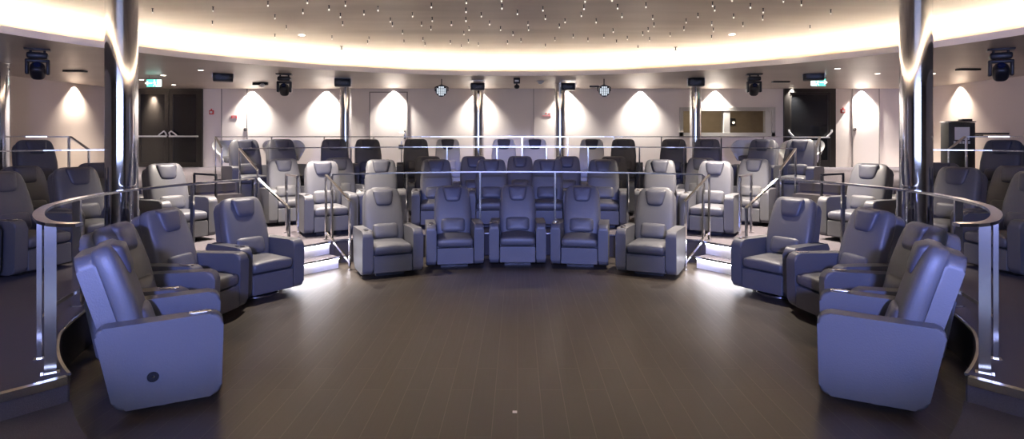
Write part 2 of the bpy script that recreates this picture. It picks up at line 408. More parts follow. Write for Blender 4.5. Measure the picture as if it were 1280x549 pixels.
# ---------------------------------------------------------------- recliner
def recl_mesh():
    D_ = {}
    prof = roundpoly([(-.425, .66), (-.41, .06), (.25, .06), (.37, .64)], [.085, .075, .085, .05], 6)
    for s, nm in ((-1, 'arm_r'), (1, 'arm_l')):
        bm = B(); prism(bm, prof, 'x', *sorted((s*.275, s*.42)), b=.022, s=3); D_[nm] = bm
    bm = B()
    def ds(p):
        q = p.copy()
        if p.z > 0: q.z += .018*(1-(p.x/.27)**2)-.018
        return q
    superq(bm, (0, -.105, .395), (.270, .325, .080), .16, .42, 'z', deform=ds); D_['seat'] = bm
    bm = B(); prism(bm, roundpoly([(-.267, .075), (.267, .075), (.267, .315), (-.267, .315)], .02, 3), 'y', -.415, -.34, b=.012, s=2); D_['footrest'] = bm
    bm = B(); prism(bm, [(-.33, .06), (.20, .06), (.26, .36), (-.33, .36)], 'x', -.26, .26); D_['frame'] = bm
    tilt = R(17)
    def rot(p):  # tilt back about the seat back line
        y, z = p.y, p.z; return Vector((p.x, y*math.cos(tilt)+z*math.sin(tilt), -y*math.sin(tilt)+z*math.cos(tilt)))
    # cushion (local z from 0 up the back)
    def db(p):
        q = p.copy(); f = (p.z+.40)/.80
        q.x *= 1.0+.05*math.sin(PI*min(1, max(0, f)))-.07*max(0, f-.5)*2
        q.y += -.02*math.sin(PI*min(1, max(0, f)))+.035*max(0, f-.7)/.3*0
        return q
    O = Vector((0, .125, .40))
    bm = B(); superq(bm, (0, 0, .385), (.274, .085, .41), .27, .45, 'y', nu=56, nv=16, deform=db)
    for v in bm.verts: v.co = rot(v.co)+O
    D_['backrest'] = bm
    # shell
    out = roundpoly([(-.268, -.31), (.268, -.31), (.278, .30), (.252, .775), (-.252, .775), (-.278, .30)], [.03, .03, .2, .10, .10, .2], 6)
    bm = B(); prism(bm, out, 'y', .045, .165, b=.022, s=3)
    for v in bm.verts:
        p = rot(v.co)+O
        v.co = p
    D_['back_shell'] = bm
    def dh(p):
        q = p.copy(); f = (p.z+.115)/.23; q.x *= .80+.26*f; q.y -= 0; return q
    bm = B(); superq(bm, (0, -.082, .655), (.148, .046, .132), .40, .55, 'y', nu=40, nv=12, deform=dh)
    for v in bm.verts:
        c_ = v.co
        if c_.z > .74: c_.y += (c_.z-.74)*1.1
        v.co = rot(c_)+O
    D_['headrest'] = bm
    bm = B(); superq(bm, (0, -.088, .160), (.185, .050, .108), .35, .7, 'y', nu=40, nv=12)
    for v in bm.verts: v.co = rot(v.co)+O
    D_['lumbar_cushion'] = bm
    # seams round cushion halves
    bm = B(); tube(bm, [(-.15, -.435, .32), (.0, -.4365, .32), (.15, -.435, .32)], .0035, 6); D_['seam'] = bm
    bm = B(); superq(bm, (-.347, -.27, .662), (.032, .075, .007), .5, .5, 'z', nu=24, nv=8); D_['control_plate'] = bm
    bm = B(); ball(bm, (-.347, -.235, .669), .017, sz=.35, seg=12); ball(bm, (-.347, -.30, .669), .013, sz=.35, seg=12); D_['button'] = bm
    bm = B(); box(bm, -.20, .20, -.20, .16, 0, .06); D_['plinth'] = bm
    bm = B(); cyl(bm, (0, -.03, 0), (0, -.03, .018), .27, .265, 32); cyl(bm, (0, -.03, .018), (0, -.03, .032), .265, .20, 32); cyl(bm, (0, -.03, .03), (0, -.03, .075), .07, seg=20); D_['swivel_base'] = bm
    return D_
MS = {}
for k, bm in recl_mesh().items():
    bmesh.ops.recalc_face_normals(bm, faces=bm.faces[:])
    me = bpy.data.meshes.new(k); bm.to_mesh(me); bm.free(); me.polygons.foreach_set('use_smooth', [True]*len(me.polygons)); me.set_sharp_from_angle(angle=R(50)); MS[k] = me
PARTM = dict(arm_r='leather', arm_l='leather', seat='leather', footrest='leather', frame='leather', backrest='leather', back_shell='leather', headrest='pillow',
             lumbar_cushion='leather', seam='piping', control_plate='chrome', button='black', plinth='black', swivel_base='blackm')
PN = dict(arm_r='armrest', arm_l='armrest')
def proto(name, parts, swap=None):
    t = thing(name, 'x', 'chair'); made = {}
    for p in parts:
        me = MS[p]; mk = (swap or {}).get(p, PARTM[p])
        me = me.copy(); me.name = PN.get(p, p); me.materials.append(M[mk])
        o = bpy.data.objects.new(PN.get(p, p), me); C.objects.link(o)
        o.parent = made[{'control_plate': 'arm_r', 'seam': 'footrest'}.get(p)] if p in ('control_plate',) else t
        if p in ('arm_r', 'arm_l', 'footrest', 'back_shell', 'frame'):
            w = o.modifiers.new('wn', 'WEIGHTED_NORMAL'); w.keep_sharp = True; w.weight = 80
        made[p] = o
    if 'control_plate' in made: made['control_plate']['label'] = 'shiny control plate on the armrest'
    if 'headrest' in made and swap and swap.get('backrest') == 'pale': made['headrest']['label'] = 'dark headrest pillow'
    return t
BASEP = ['arm_r', 'arm_l', 'frame', 'seat', 'footrest', 'back_shell', 'backrest', 'headrest', 'lumbar_cushion', 'control_plate']
pale = {k: 'pale' for k in ('backrest', 'back_shell', 'seat', 'lumbar_cushion', 'footrest', 'frame', 'arm_r', 'arm_l')}
PR = {
 'std': proto('recliner', BASEP+['plinth']),
 'swivel': proto('recliner', BASEP+['swivel_base']),
 'left_arm': proto('recliner', [p for p in BASEP if p not in ('arm_r', 'control_plate')]+['plinth']),   # shares the neighbour's arm
 'pale': proto('recliner', BASEP+['plinth'], pale),
 'pale_left_arm': proto('recliner', [p for p in BASEP if p not in ('arm_r', 'control_plate')]+['plinth'], pale),
}
used = set()
def chair(kind, x, y, z, phi, label, group):
    src = PR[kind]
    if kind in used: o = dup(src)
    else: o = src; used.add(kind)
    o.location = (x, y, z); o.rotation_euler = (0, 0, R(phi)); o['label'] = label; o['group'] = group; o['category'] = 'chair'
    return o
def bytop(px, D, phi):   # centre of a chair from where its headrest stands
    return X(px, D)-.40*(-math.sin(R(phi))), D-.40*math.cos(R(phi))

# ring on the round floor
G0 = 'recliners on the dark wooden floor'
lab = ['blue-grey leather recliner nearest the lit steps on the %s, beside the dark floor',
       'blue-grey leather recliner, second from the lit steps in the %s curve of four',
       'blue-grey leather recliner third from the lit steps on the %s, mostly hidden by the nearest',
       'nearest blue-grey leather recliner on the %s, its whole side panel facing the viewer']
SIDE = [(-3.27, 7.45, 55), (-3.50, 6.38, 79), (-3.26, 5.38, 98), (-2.72, 4.56, 118)]
for s, nm in ((-1, 'left'), (1, 'right')):
    for i, (x, y, p) in enumerate(SIDE):
        xx = x if s < 0 else -x+(.04 if i > 1 else 0)
        o = chair('swivel', xx, y, 0, p if s < 0 else -p, lab[i] % nm, G0)
        if s < 0 and i == 3:
            bm = B(); cyl(bm, (-.418, .02, .265), (-.427, .02, .265), .038, .034, 24); c = obj('socket', bm, 'blackm', o); c['label'] = 'round black socket on the side panel'
            bm = B(); cyl(bm, (-.4275, .015, .268), (-.4290, .015, .268), .009, seg=16); obj('socket_rim', bm, 'chrome', c)
FR = [(487, 'warm grey leather recliner at the left end of the front centre row'),
      (566, 'blue-grey leather recliner, second from left in the front centre row'),
      (646, 'blue-grey leather recliner in the very middle of the front centre row'),
      (726, 'blue-grey leather recliner, second from right in the front centre row'),
      (808, 'warm grey leather recliner at the right end of the front centre row')]
FP = [(-1.88, 8.62, 25), (-.98, 9.17, 10), (0, 9.29, 0), (.97, 9.17, -10), (1.93, 8.62, -25)]
for (px, l), (x, y, p) in zip(FR, FP): chair('std', x, y, 0, p, l, G0)
# lower tier
G1 = 'recliners on the lower tier'
row2 = [(476, 10.95, 14, 'leftmost'), (545, 11.05, 8, 'second from left'), (614, 11.1, 3, 'third from left'), (684, 11.1, -3, 'third from right'), (754, 11.05, -8, 'second from right'), (825, 10.95, -14, 'rightmost')]
for px, D, p, w in row2:
    x, y = bytop(px, D, p); chair('std', x, y, H1, p, 'blue-grey recliner, %s of the six directly behind the front centre row' % w, G1)
row3 = [(422, 11.85, 30, 'dark recliner peeking out behind the warm grey one at the left central handrail'), (535, 12.75, 10, 'dark blue-grey recliner in the third row, second from left of its seven'), (592, 12.85, 5, 'dark blue-grey recliner in the third row just left of its middle seat'),
        (650, 12.9, 0, 'dark blue-grey recliner in the middle of the third row'), (709, 12.85, -5, 'dark blue-grey recliner in the third row just right of its middle seat'), (767, 12.75, -10, 'dark blue-grey recliner in the third row, second from right of its seven'),
        (878, 11.85, -30, 'dark recliner peeking out behind the warm grey one at the right central handrail')]
for px, D, p, l in row3:
    x, y = bytop(px, D, p); chair('std', x, y, H1, p, l, G1)
for s, nm in ((-1, 'left'), (1, 'right')):
    def m(px): return px if s < 0 else 2*648.5-px
    def cc(px, D, p, l, z=H1, g=G1, kind='std'):
        p = p if s < 0 else -p; x, y = bytop(m(px), D, p); return chair(kind, x, y, z, p, l, g)
    cc(401, 10.25, 30, 'warm grey recliner on the lower tier just behind the %s lit steps handrail' % nm)
    cc(352, 11.35, 36, 'dark grey recliner beside the chrome grab rail at the foot of the %s upper stairs' % nm)
    for x, y, p, l in ((-5.2, 9.12, 58, 'warm grey recliner on the lower tier right behind the big %s chrome column'), (-5.75, 8.05, 64, 'blue-grey recliner behind the curved railing, next outward from the big %s column'),
                       (-5.82, 7.03, 80, 'recliner behind the curved railing near the %s edge of view, seat cushion showing'), (-5.95, 6.02, 96, 'recliner cut off by the %s edge of view behind the curved railing post')):
        chair('std', s*x*-1, y, H1, p if s < 0 else -p, l % nm, G1)
    cc(118, 9.6, 58, 'dark recliner half hidden behind the big %s chrome column' % nm)
    cc(22, 8.5, 74, 'dark recliner in the rear lower-tier row near the %s edge of view' % nm)
    cc(40, 10.3, 60, 'dark recliner on the middle tier against the %s side wall under the upper railing' % nm, H2, 'recliners on the middle tier')
G2 = 'recliners on the middle tier'
row4 = [(304, 12.2, 40, 'std', 'dark recliner at the left end of the middle tier, white tub chair behind it'), (346, 12.45, 40, 'left_arm', 'dark recliner second from left on the middle tier, beside the white tub chair wing'),
        (417, 13.15, 24, 'std', 'dark recliner on the middle tier just left of the left slim rear column'), (457, 13.5, 24, 'left_arm', 'dark recliner on the middle tier just right of the left slim rear column'),
        (520, 13.85, 10, 'std', 'dark recliner on the middle tier in front of the lever-handled white door'), (559, 13.98, 10, 'pale_left_arm', 'glare-painted pale recliner with dark headrest left of the second slim rear column'),
        (630, 14.05, 0, 'pale', 'glare-painted pale recliner with dark headrest right of the second slim rear column'), (667, 14.05, 0, 'pale_left_arm', 'glare-painted pale recliner with dark headrest left of the third slim rear column'),
        (740, 13.98, -10, 'pale', 'glare-painted pale recliner with dark headrest right of the third slim rear column'), (777, 13.85, -10, 'left_arm', 'dark recliner on the middle tier beside the pale one, third column side'),
        (843, 13.5, -24, 'std', 'dark recliner on the middle tier just left of the right slim rear column'), (884, 13.15, -24, 'left_arm', 'dark recliner on the middle tier just right of the right slim rear column'),
        (956, 12.45, -40, 'std', 'dark recliner second from right on the middle tier under the booth window end'), (1000, 11.95, -40, 'left_arm', 'dark recliner at the right end of the middle tier before the dark door')]
prev = None
for px, D, p, k, l in row4:
    x, y = bytop(px, D, p)
    if 'left_arm' in k:   # exactly one shared-arm pitch from its neighbour
        x = prev[0]+.72*math.cos(R(prev[2])); y = prev[1]+.72*math.sin(R(prev[2]))
    chair(k, x, y, H2, p, l, G2); prev = (x, y, p)

# white tub chairs on the upper tier
def tub(x, y, phi, label):
    t = thing('tub_chair', label, 'chair', (x, y, H3), R(phi), 'white tub chairs behind the middle tier')
    bm = B(); n = 28; rows = []
    for j in range(7):
        f = j/6; row = []
        for i in range(n+1):
            a = R(-125+250*i/n)     # 0 = back
            fall = max(0, (abs(math.degrees(a))-50)/75)
            top = .78-.30*fall**1.1; z = .30+(top-.30)*f
            r = .30+.13*f
            row.append((r*math.sin(a)*1.08, r*math.cos(a), z))
        rows.append(row)
    def grid(sc_):
        return [[bm.verts.new((p[0]*sc_, p[1]*sc_, p[2]-(0 if sc_ == 1 else .0))) for p in r] for r in rows]
    A = grid(1); Bq = grid(.88)
    for j in range(6):
        for i in range(n):
            bm.faces.new((A[j][i], A[j][i+1], A[j+1][i+1], A[j+1][i])); bm.faces.new((Bq[j][i], Bq[j+1][i], Bq[j+1][i+1], Bq[j][i+1]))
    for i in range(n):
        bm.faces.new((A[6][i], A[6][i+1], Bq[6][i+1], Bq[6][i])); bm.faces.new((A[0][i], Bq[0][i], Bq[0][i+1], A[0][i+1]))
    for j in range(6):
        bm.faces.new((A[j][0], A[j+1][0], Bq[j+1][0], Bq[j][0])); bm.faces.new((A[j][n], Bq[j][n], Bq[j+1][n], A[j+1][n]))
    obj('shell', bm, 'shell', t)
    bm = B(); superq(bm, (0, -.04, .36), (.29, .30, .075), .6, .5, 'z', nu=32, nv=10); obj('seat', bm, 'leather', t)
    bm = B(); cyl(bm, (0, 0, 0), (0, 0, .02), .24, .22, 28); cyl(bm, (0, 0, .02), (0, 0, .30), .035, seg=16); obj('pedestal', bm, 'chrome', t)
tub(X(293, 13.2), 13.25, 38, 'white shell tub chair at far left, behind the leftmost middle-tier recliner')
tub(X(353, 13.8), 13.9, 26, 'white shell tub chair, second from left, its wing right of a dark recliner')
tub(X(942, 13.8), 13.9, -26, 'white shell tub chair left of a dark recliner, below the booth window end')
tub(X(1003, 13.2), 13.25, -38, 'white shell tub chair at far right, in front of the dark right door')

# ---------------------------------------------------------------- railings
def railing(label, pts, posts, low=None, w=.045, h=.02, pw=.045, pt=.026, group='chrome railings', mt='rail', name='railing'):
    """pts: cap polyline; posts: (x,y,top,base)"""
    o0 = Vector((posts[0][0], posts[0][1], posts[0][3])) if posts else Vector(pts[0])
    t = thing(name, label, 'railing', o0, 0, group)
    bm = B(); sweep(bm, [Vector(p)-o0 for p in pts], w, h); obj('handrail', bm, mt, t, smooth=False)
    for (x, y, zt, zb, *wq) in posts:
        pw_ = wq[0] if wq else pw
        a = Vector((x, y, 0)); rad = (a-Vector((0, OY, 0))).normalized(); ang = math.atan2(rad.y, rad.x)
        mt4 = Matrix.Translation(Vector((x, y, 0))-Vector((o0.x, o0.y, o0.z))) @ Matrix.Rotation(ang, 4, 'Z')
        bm = B(); box(bm, -pw_/2, pw_/2, -pt/2, pt/2, zb, zt-h/2, mtx=mt4); box(bm, -pw_/2-.02, pw_/2+.02, -pt/2-.02, pt/2+.02, zb, zb+.006, mtx=mt4)
        obj('post', bm, mt, t, smooth=False)
    for l in (low or []):
        bm = B(); sweep(bm, [Vector(p)-o0 for p in l], .014, .03); obj('lower_rail', bm, mt, t, smooth=False)
    return t
def arcpts(t0, t1, rf, z, dr=0, step=1.5):
    n = max(2, int(abs(t1-t0)/step)+1); return [pol(t0+(t1-t0)*i/(n-1), rf(t0+(t1-t0)*i/(n-1))+dr)+Vector((0, 0, z)) for i in range(n)]
# centre front railing with its two stair handrails
RT = 1.36
zp = RT
c = arcpts(-44.4, 44.4, r1, RT, .05)
pp = []
for px in (508, 602, 692, 788):
    best = min(c, key=lambda p: abs(V+p.x*F/p.y-px)); pp.append((best.x, best.y, RT, H1))
for p in (c[0], c[-1]): pp.append((p.x, p.y, RT, H1))
railing('long curved chrome railing right behind the five front centre recliners', c, pp)
def steprail(s, ta, ra, za, tb, rb, zb, basea, baseb, label, low=True, mt='rail'):
    a = pol(s*ta, ra)+Vector((0, 0, za)); b_ = pol(s*tb, rb)+Vector((0, 0, zb))
    lows = [[Vector((a.x, a.y, basea+.12)), Vector((b_.x, b_.y, baseb+.10))]] if low else []
    return railing(label, [a, b_], [(a.x, a.y, za, basea), (b_.x, b_.y, zb, baseb)], lows, group='stair handrails', name='stair_handrail', w=.04, pw=.03, mt=mt)
for s, nm in ((-1, 'left'), (1, 'right')):
    steprail(s, 45.6, 4.10, 1.355, 45.0, 3.46, 1.0, H1, 0, 'sloping chrome handrail beside the %s end recliner of the front row' % nm)
    steprail(s, 61.0, 4.10, 1.355, 60.5, 3.52, .99, H1, 0, 'sloping chrome handrail on the outer side of the %s lit steps' % nm, low=False)
    # curved side railing, from the steps round to the stage end
    RC = [(62, 4.10), (80, 4.17), (90, 4.22), (100, 4.16), (108, 4.12), (114, 4.05), (118, 4.0), (121, 3.96), (124, 3.92), (126.5, 3.87), (128.2, 3.80), (129, 3.72)]
    cap = arcpts(s*62.0, s*129, lambda q: lerp(RC, q), RT, 0, 1.2)
    # cap curls in at its end
    
    posts = []
    for t_ in (62.0, 74.8, 86, 100, 120.9, 126.4):
        p = pol(s*t_, lerp(RC, t_)); posts.append((p.x, p.y, RT, H1, .03 if t_ == 120.9 else .045 if t_ < 95 else .065))
    lo = arcpts(s*87, s*121, lambda q: lerp(RC, q), .50, 0)
    railing('large curved chrome railing around the %s platform, ending in a broad near post' % nm, cap, posts, [lo], w=.07, h=.022, pw=.07, group='curved side railings')
    # U-shaped grab rails on the lower tier
    def P(px, D, z): return Vector((X(px if s < 0 else 2*648.5-px, D), D, z))
    for (pa, Da, pb, Db, ba, lbl, m_) in ((358, 9.85, 372, 9.35, H1, 'small chrome grab rail beside the warm grey recliner by the %s central handrail', 'rail'), (243, 10.05, 270, 9.75, H1, 'black square grab rail at the foot of the %s upper stairs', 'blackm')):
        a = P(pa, Da, 1.32); b_ = P(pb, Db, 1.32)
        bb = .54 if m_ == 'blackm' and False else H1
        railing(lbl % nm, [a, b_], [(a.x, a.y, 1.32, bb if m_ == 'rail' else .54), (b_.x, b_.y, 1.32, H1)], group='grab rails', name='grab_rail', w=.04, h=.03, pw=.035, mt=m_)
    # middle-tier rail side parts, upper rails
    c2 = arcpts(s*60.5, s*97, r2, 1.72, .06); 
    railing('thin chrome railing along the middle tier by the %s side wall' % nm, c2, [(p.x, p.y, 1.72, H2) for p in (c2[0], c2[8], c2[16], c2[-1])], group='middle tier railings')
    a = pol(s*46.5, 7.18)+Vector((0, 0, 1.72)); b_ = P(322, 10.45, 1.36)
    railing('sloping chrome handrail from the middle tier down the %s upper stairs' % nm, [a, b_], [(a.x, a.y, 1.72, H2), (b_.x, b_.y, 1.36, H1)], [[Vector((a.x, a.y, H2+.12)), Vector((b_.x, b_.y, H1+.12))]], group='stair handrails', name='stair_handrail', w=.04, pw=.03)
    a = pol(s*46.4, 8.42)+Vector((0, 0, 1.94)); b_ = P(277, 12.0, 1.72)
    railing('short sloping chrome handrail from the upper tier beside the %s tub chair' % nm, [a, b_], [(b_.x, b_.y, 1.72, H2)], group='stair handrails', name='stair_handrail', w=.04, pw=.03)
    a = pol(s*61.2, 9.08)+Vector((0, 0, 1.94)); b_ = P(111, 10.35, 1.72)
    railing('short sloping chrome handrail by the %s side wall above the middle tier' % nm, [a, b_], [(b_.x, b_.y, 1.72, H2)], group='stair handrails', name='stair_handrail', w=.04, pw=.03)
    c3 = arcpts(s*61.2, s*95, lambda t: lerp(T3[6:], t), 1.94, .08)
    railing('thin chrome railing along the upper tier by the %s side wall' % nm, c3, [(p.x, p.y, 1.94, H3) for p in (c3[0], c3[7], c3[14], c3[-1])], group='upper tier railings')
c2 = arcpts(-46.2, 46.2, r2, 1.72, .06)
railing('thin chrome railing running between the third row and the middle tier', c2, [(p.x, p.y, 1.72, H2) for p in [min(c2, key=lambda q: abs(V+q.x*F/q.y-px)) for px in (441, 562, 621, 680, 739, 799, 861)]], group='middle tier railings', w=.035, pw=.03)
c3 = arcpts(-46.4, 46.4, lambda t: lerp(T3[:4], t), 1.94, .08)
railing('thin chrome railing at the back along the upper tier behind all recliners', c3, [(p.x, p.y, 1.94, H3) for p in [min(c3, key=lambda q: abs(V+q.x*F/q.y-px)) for px in (264, 335, 403, 470, 651, 712, 770, 830, 900, 960, 1032)]], group='upper tier railings', w=.035, pw=.025)

# ---------------------------------------------------------------- columns
def column(x, y, zb, zt, r, label, group, pipes=False):
    t = thing('column', label, 'column', (x, y, zb), 0, group)
    bm = B(); cyl(bm, (0, 0, 0), (0, 0, zt-zb), r, seg=64, caps=False); obj('shaft', bm, 'chrome', t)
    bm = B(); cyl(bm, (0, 0, 0), (0, 0, .05), r+.015, seg=64); obj('base_collar', bm, 'chrome', t)
    if not pipes:
        bm = B(); cyl(bm, (0, 0, zt-zb-.02), (0, 0, zt-zb-.001), r+.02, seg=48); obj('top_collar', bm, 'chrome', t)
    return t
column(X(152, 6.8), 6.8, H1, CZ+DH-.06, .162, 'big polished chrome column on the left, reaching the bright ceiling', 'chrome columns')
column(X(1145, 6.8), 6.8, H1, CZ+DH-.06, .162, 'big polished chrome column on the right, reaching the bright ceiling', 'chrome columns')
column(X(-1, 11.0), 11.0, H3, CZ, .16, 'chrome column at the far left edge near the side wall', 'chrome columns')
for px, l in ((432, 'slim chrome rear column, leftmost of the four by the back wall'), (598, 'slim chrome rear column, second from left, in a bright wall light'), (700, 'slim chrome rear column, third from left, beside the little red sign'), (869.5, 'slim chrome rear column in front of the booth window')):
    column(X(px, 15.2), 15.2, H3, CZ, .14, l, 'chrome columns')

# ---------------------------------------------------------------- doors, windows, wall things
YB = BY
def wx(px): return X(px, YB)
def wz(py): return Z(py, YB)
# door_1: dark double glass door with push bars
def frame_bm(x0, x1, z0, z1, w, y0, y1):
    bm = B(); box(bm, x0, x0+w, y0, y1, z0, z1); box(bm, x1-w, x1, y0, y1, z0, z1); box(bm, x0+w, x1-w, y0, y1, z1-w, z1); return bm
d = bpy.data.objects.new('door_1', None); C.objects.link(d); d['kind'] = 'structure'
x0, x1, xm = wx(169), wx(254), wx(212)
obj('door_frame', frame_bm(x0, x1, H3, wz(110), .07, YB-.06, YB), 'doorframe', d, smooth=False)
for a, b_ in ((x0+.07, xm-.01), (xm+.01, x1-.07)):
    lf = B(); fb = frame_bm(a, b_, H3+.01, wz(110)-.07, .11, YB-.045, YB-.01); box(fb, a+.11, b_-.11, YB-.045, YB-.01, H3+.01, H3+.14)
    leaf = obj('door_leaf', fb, 'doorframe', d, smooth=False); lf.free()
    bm = B(); box(bm, a+.11, b_-.11, YB-.03, YB-.015, H3+.14, wz(110)-.18); obj('pane', bm, 'darkglass', leaf, smooth=False)
    bm = B(); box(bm, a+.02, b_-.02, YB-.11, YB-.08, 1.93, 1.975, .008); ex = b_-.04 if a < xm-.5 and b_ < xm+.01 else a+.04
    tube(bm, [(ex, YB-.05, 1.96), (ex, YB-.11, 2.05), (ex-.05*(1 if ex < xm else -1), YB-.10, 2.10), (ex-.16*(1 if ex < xm else -1), YB-.10, 2.02), (ex-.22*(1 if ex < xm else -1), YB-.095, 1.96)], .02, 8)
    h = obj('push_bar', bm, 'white', d); h['label'] = 'pale horizontal push bar with a curved end'
# door_2: dark door right
d = bpy.data.objects.new('door_2', None); C.objects.link(d); d['kind'] = 'structure'
x0, x1 = wx(979), wx(1043)
obj('door_frame', frame_bm(x0, x1, H3, wz(109), .15, YB-.08, YB), 'doorframe', d, smooth=False)
fb = frame_bm(x0+.15, x1-.15, H3+.01, wz(109)-.15, .06, YB-.05, YB-.01); box(fb, x0+.21, x1-.21, YB-.05, YB-.01, H3+.01, H3+.2)
leaf = obj('door_leaf', fb, 'doorframe', d, smooth=False)
bm = B(); box(bm, x0+.21, x1-.21, YB-.035, YB-.015, H3+.2, wz(109)-.21); obj('pane', bm, 'darkglass', leaf, smooth=False)
bm = B(); box(bm, x0+.19, x1-.19, YB-.13, YB-.10, 1.90, 1.94, .008)
for q, e in ((wx(984), 1), (wx(1037), -1)): tube(bm, [(q, YB-.11, 2.14), (q+.0, YB-.12, 2.08), (q+e*.05, YB-.12, 2.02), (q+e*.14, YB-.12, 1.93)], .026, 8)
h = obj('push_bar', bm, 'white', d); h['label'] = 'white bar with upturned ends'
# flush panel doors
def panel_door(n, p0, p1, top, knob=None, lever=None, both=True):
    d = bpy.data.objects.new('door_%d' % n, None); C.objects.link(d); d['kind'] = 'structure'
    x0, x1, z1 = wx(p0), wx(p1), wz(top)
    obj('door_frame', frame_bm(x0-.03, x1+.03, H3, z1+.03, .03, YB-.018, YB), 'trim', d, smooth=False)
    bm = B(); box(bm, x0, x1, YB-.012, YB+.001, H3, z1); leaf = obj('door_leaf', bm, 'doorp', d, smooth=False)
    if knob:
        bm = B(); cyl(bm, (wx(knob), YB-.012, wz(162)), (wx(knob), YB-.02, wz(162)), .05, seg=20); cyl(bm, (wx(knob), YB-.02, wz(162)), (wx(knob), YB-.06, wz(162)), .022, seg=16); obj('door_lock', bm, 'brushed', leaf)
    if lever:
        bm = B(); q = wx(lever); box(bm, q-.03, q+.03, YB-.02, YB-.012, wz(174), wz(163), .004); cyl(bm, (q, YB-.02, wz(166)), (q, YB-.06, wz(166)), .012, seg=12); cyl(bm, (q, YB-.06, wz(166)), (q-.13, YB-.06, wz(166)), .011, seg=12); obj('door_handle', bm, 'brushed', leaf)
panel_door(3, 278, 308.5, 109, knob=307)
panel_door(4, 463, 508.5, 116, lever=506)
panel_door(5, 1066, 1098, 108, knob=1068)
# booth window
d = bpy.data.objects.new('window_1', None); C.objects.link(d); d['kind'] = 'structure'
fb = frame_bm(WD[0]-.06, WD[1]+.06, WD[2]-.06, WD[3]+.06, .10, YB-.035, YB+.15)
box(fb, WD[0]-.06, WD[1]+.06, YB-.035, YB+.15, WD[2]-.06, WD[2]+.05)
box(fb, wx(904), wx(912), YB-.03, YB+.12, WD[2]+.05, WD[3]-.04); box(fb, wx(956), wx(964), YB-.03, YB+.12, WD[2]+.05, WD[3]-.04)
obj('window_frame', fb, 'trimlight', d, smooth=False)
gm = bpy.data.materials.new('clear_glass'); gm.use_nodes = True; nt = gm.node_tree; pb = nt.nodes['Principled BSDF']
pb.inputs['Transmission Weight'].default_value = 1; pb.inputs['Roughness'].default_value = .02; pb.inputs['IOR'].default_value = 1.45; pb.inputs['Base Color'].default_value = (.9, .92, .92, 1)
for a, b_ in ((WD[0]+.04, wx(904)), (wx(912), wx(956))):
    bm = B(); box(bm, a, b_, YB+.05, YB+.056, WD[2]+.05, WD[3]-.04); obj('pane', bm, gm, d, smooth=False)
bm = B()  # booth interior: four inward faces
bx0, bx1, bz0, bz1, by1 = WD[0]-.8, WD[1]+.8, H3, CZ-.3, YB+2.2
box(bm, bx0, bx1, by1, by1+.05, bz0, bz1); box(bm, bx0-.05, bx0, YB+.15, by1, bz0, bz1); box(bm, bx1, bx1+.05, YB+.15, by1, bz0, bz1)
box(bm, bx0, bx1, YB+.15, by1, bz1, bz1+.05); box(bm, bx0, bx1, YB+.15, by1, bz0-.05, bz0)
struct('wall_booth', bm, 'booth', smooth=False)
bm = B(); box(bm, wx(860), wx(935), YB+1.2, YB+1.7, 1.96, 2.0, .01); box(bm, wx(862), wx(864), YB+1.3, YB+1.6, H3, 1.96); box(bm, wx(931), wx(933), YB+1.3, YB+1.6, H3, 1.96)
tag(obj('counter', bm, 'white'), 'pale counter seen through the booth window on the back wall', 'counter')
t = thing('wall_lamp', 'small black wall lamp seen through the right pane of the booth window', 'lamp', (wx(922)*1.1, by1-.01, 2.42))
bm = B(); box(bm, -.09, .09, -.06, 0, -.11, .11, .01); obj('lamp_housing', bm, 'black', t)
bm = B(); ball(bm, (0.02, -.08, -.03), .035); obj('bulb', bm, 'boothlamp', t)

# small wall things
def wallbox(name, label, cat, px, py, w, h, dp, m, y=YB, group=None, bevel=.006):
    t = thing(name, label, cat, (wx(px), y, wz(py)), 0, group)
    bm = B(); box(bm, -w/2, w/2, -dp, -.001, -h/2, h/2, bevel); obj('housing', bm, m, t); return t
for px, py, l in ((265, 140.5, 'red fire alarm call point between the dark left door and a white door'), (1053, 139, 'red fire alarm call point right of the dark right door')):
    t = wallbox('fire_alarm_call_point', l, 'alarm', px, py, .12, .12, .05, 'red', group='fire alarm call points')
    bm = B(); box(bm, -.032, .032, -.055, -.05, -.03, .03); obj('button', bm, 'white', t)
    bm = B(); cyl(bm, (0, -.03, .06), (0, -.03, .10), .02, seg=14); obj('beacon', bm, 'red', t)
t = wallbox('warning_sign', 'small white notice with red marks on the white door left of the first wall light', 'sign', 293, 146.5, .18, .10, .006, 'white', y=YB-.013, bevel=0)
bm = B()
for xx in (-.055, 0, .055): box(bm, xx-.012, xx+.012, -.009, -.006, -.03, .03)
box(bm, -.08, -.072, -.009, -.006, -.045, .045); box(bm, .072, .08, -.009, -.006, -.045, .045); box(bm, -.08, .08, -.009, -.006, .04, .048)
obj('red_marks', bm, 'red', t, smooth=False)
t = wallbox('warning_sign', 'small red and white notice on the back wall beside the third slim column', 'sign', 683.5, 143, .26, .12, .006, 'white', bevel=0)
bm = B(); cyl(bm, (-.02, -.006, .025), (-.02, -.009, .025), .022, seg=16); box(bm, -.12, .12, -.009, -.006, -.05, -.035); box(bm, .04, .10, -.009, -.006, 0, .03); obj('red_marks', bm, 'red', t, smooth=False)
t = wallbox('wall_fixture', 'small lit white box low on the wall right of the big right column', 'fixture', 1167, 157, .09, .32, .08, 'white')
for px in (1086,):
    t = wallbox('door_sensor', 'tiny red and white sensor at the foot of the white door on the right', 'sensor', px, 207, .10, .07, .04, 'white'); bm = B(); box(bm, -.02, .02, -.045, -.04, -.02, .02); obj('light', bm, 'red', t, smooth=False)

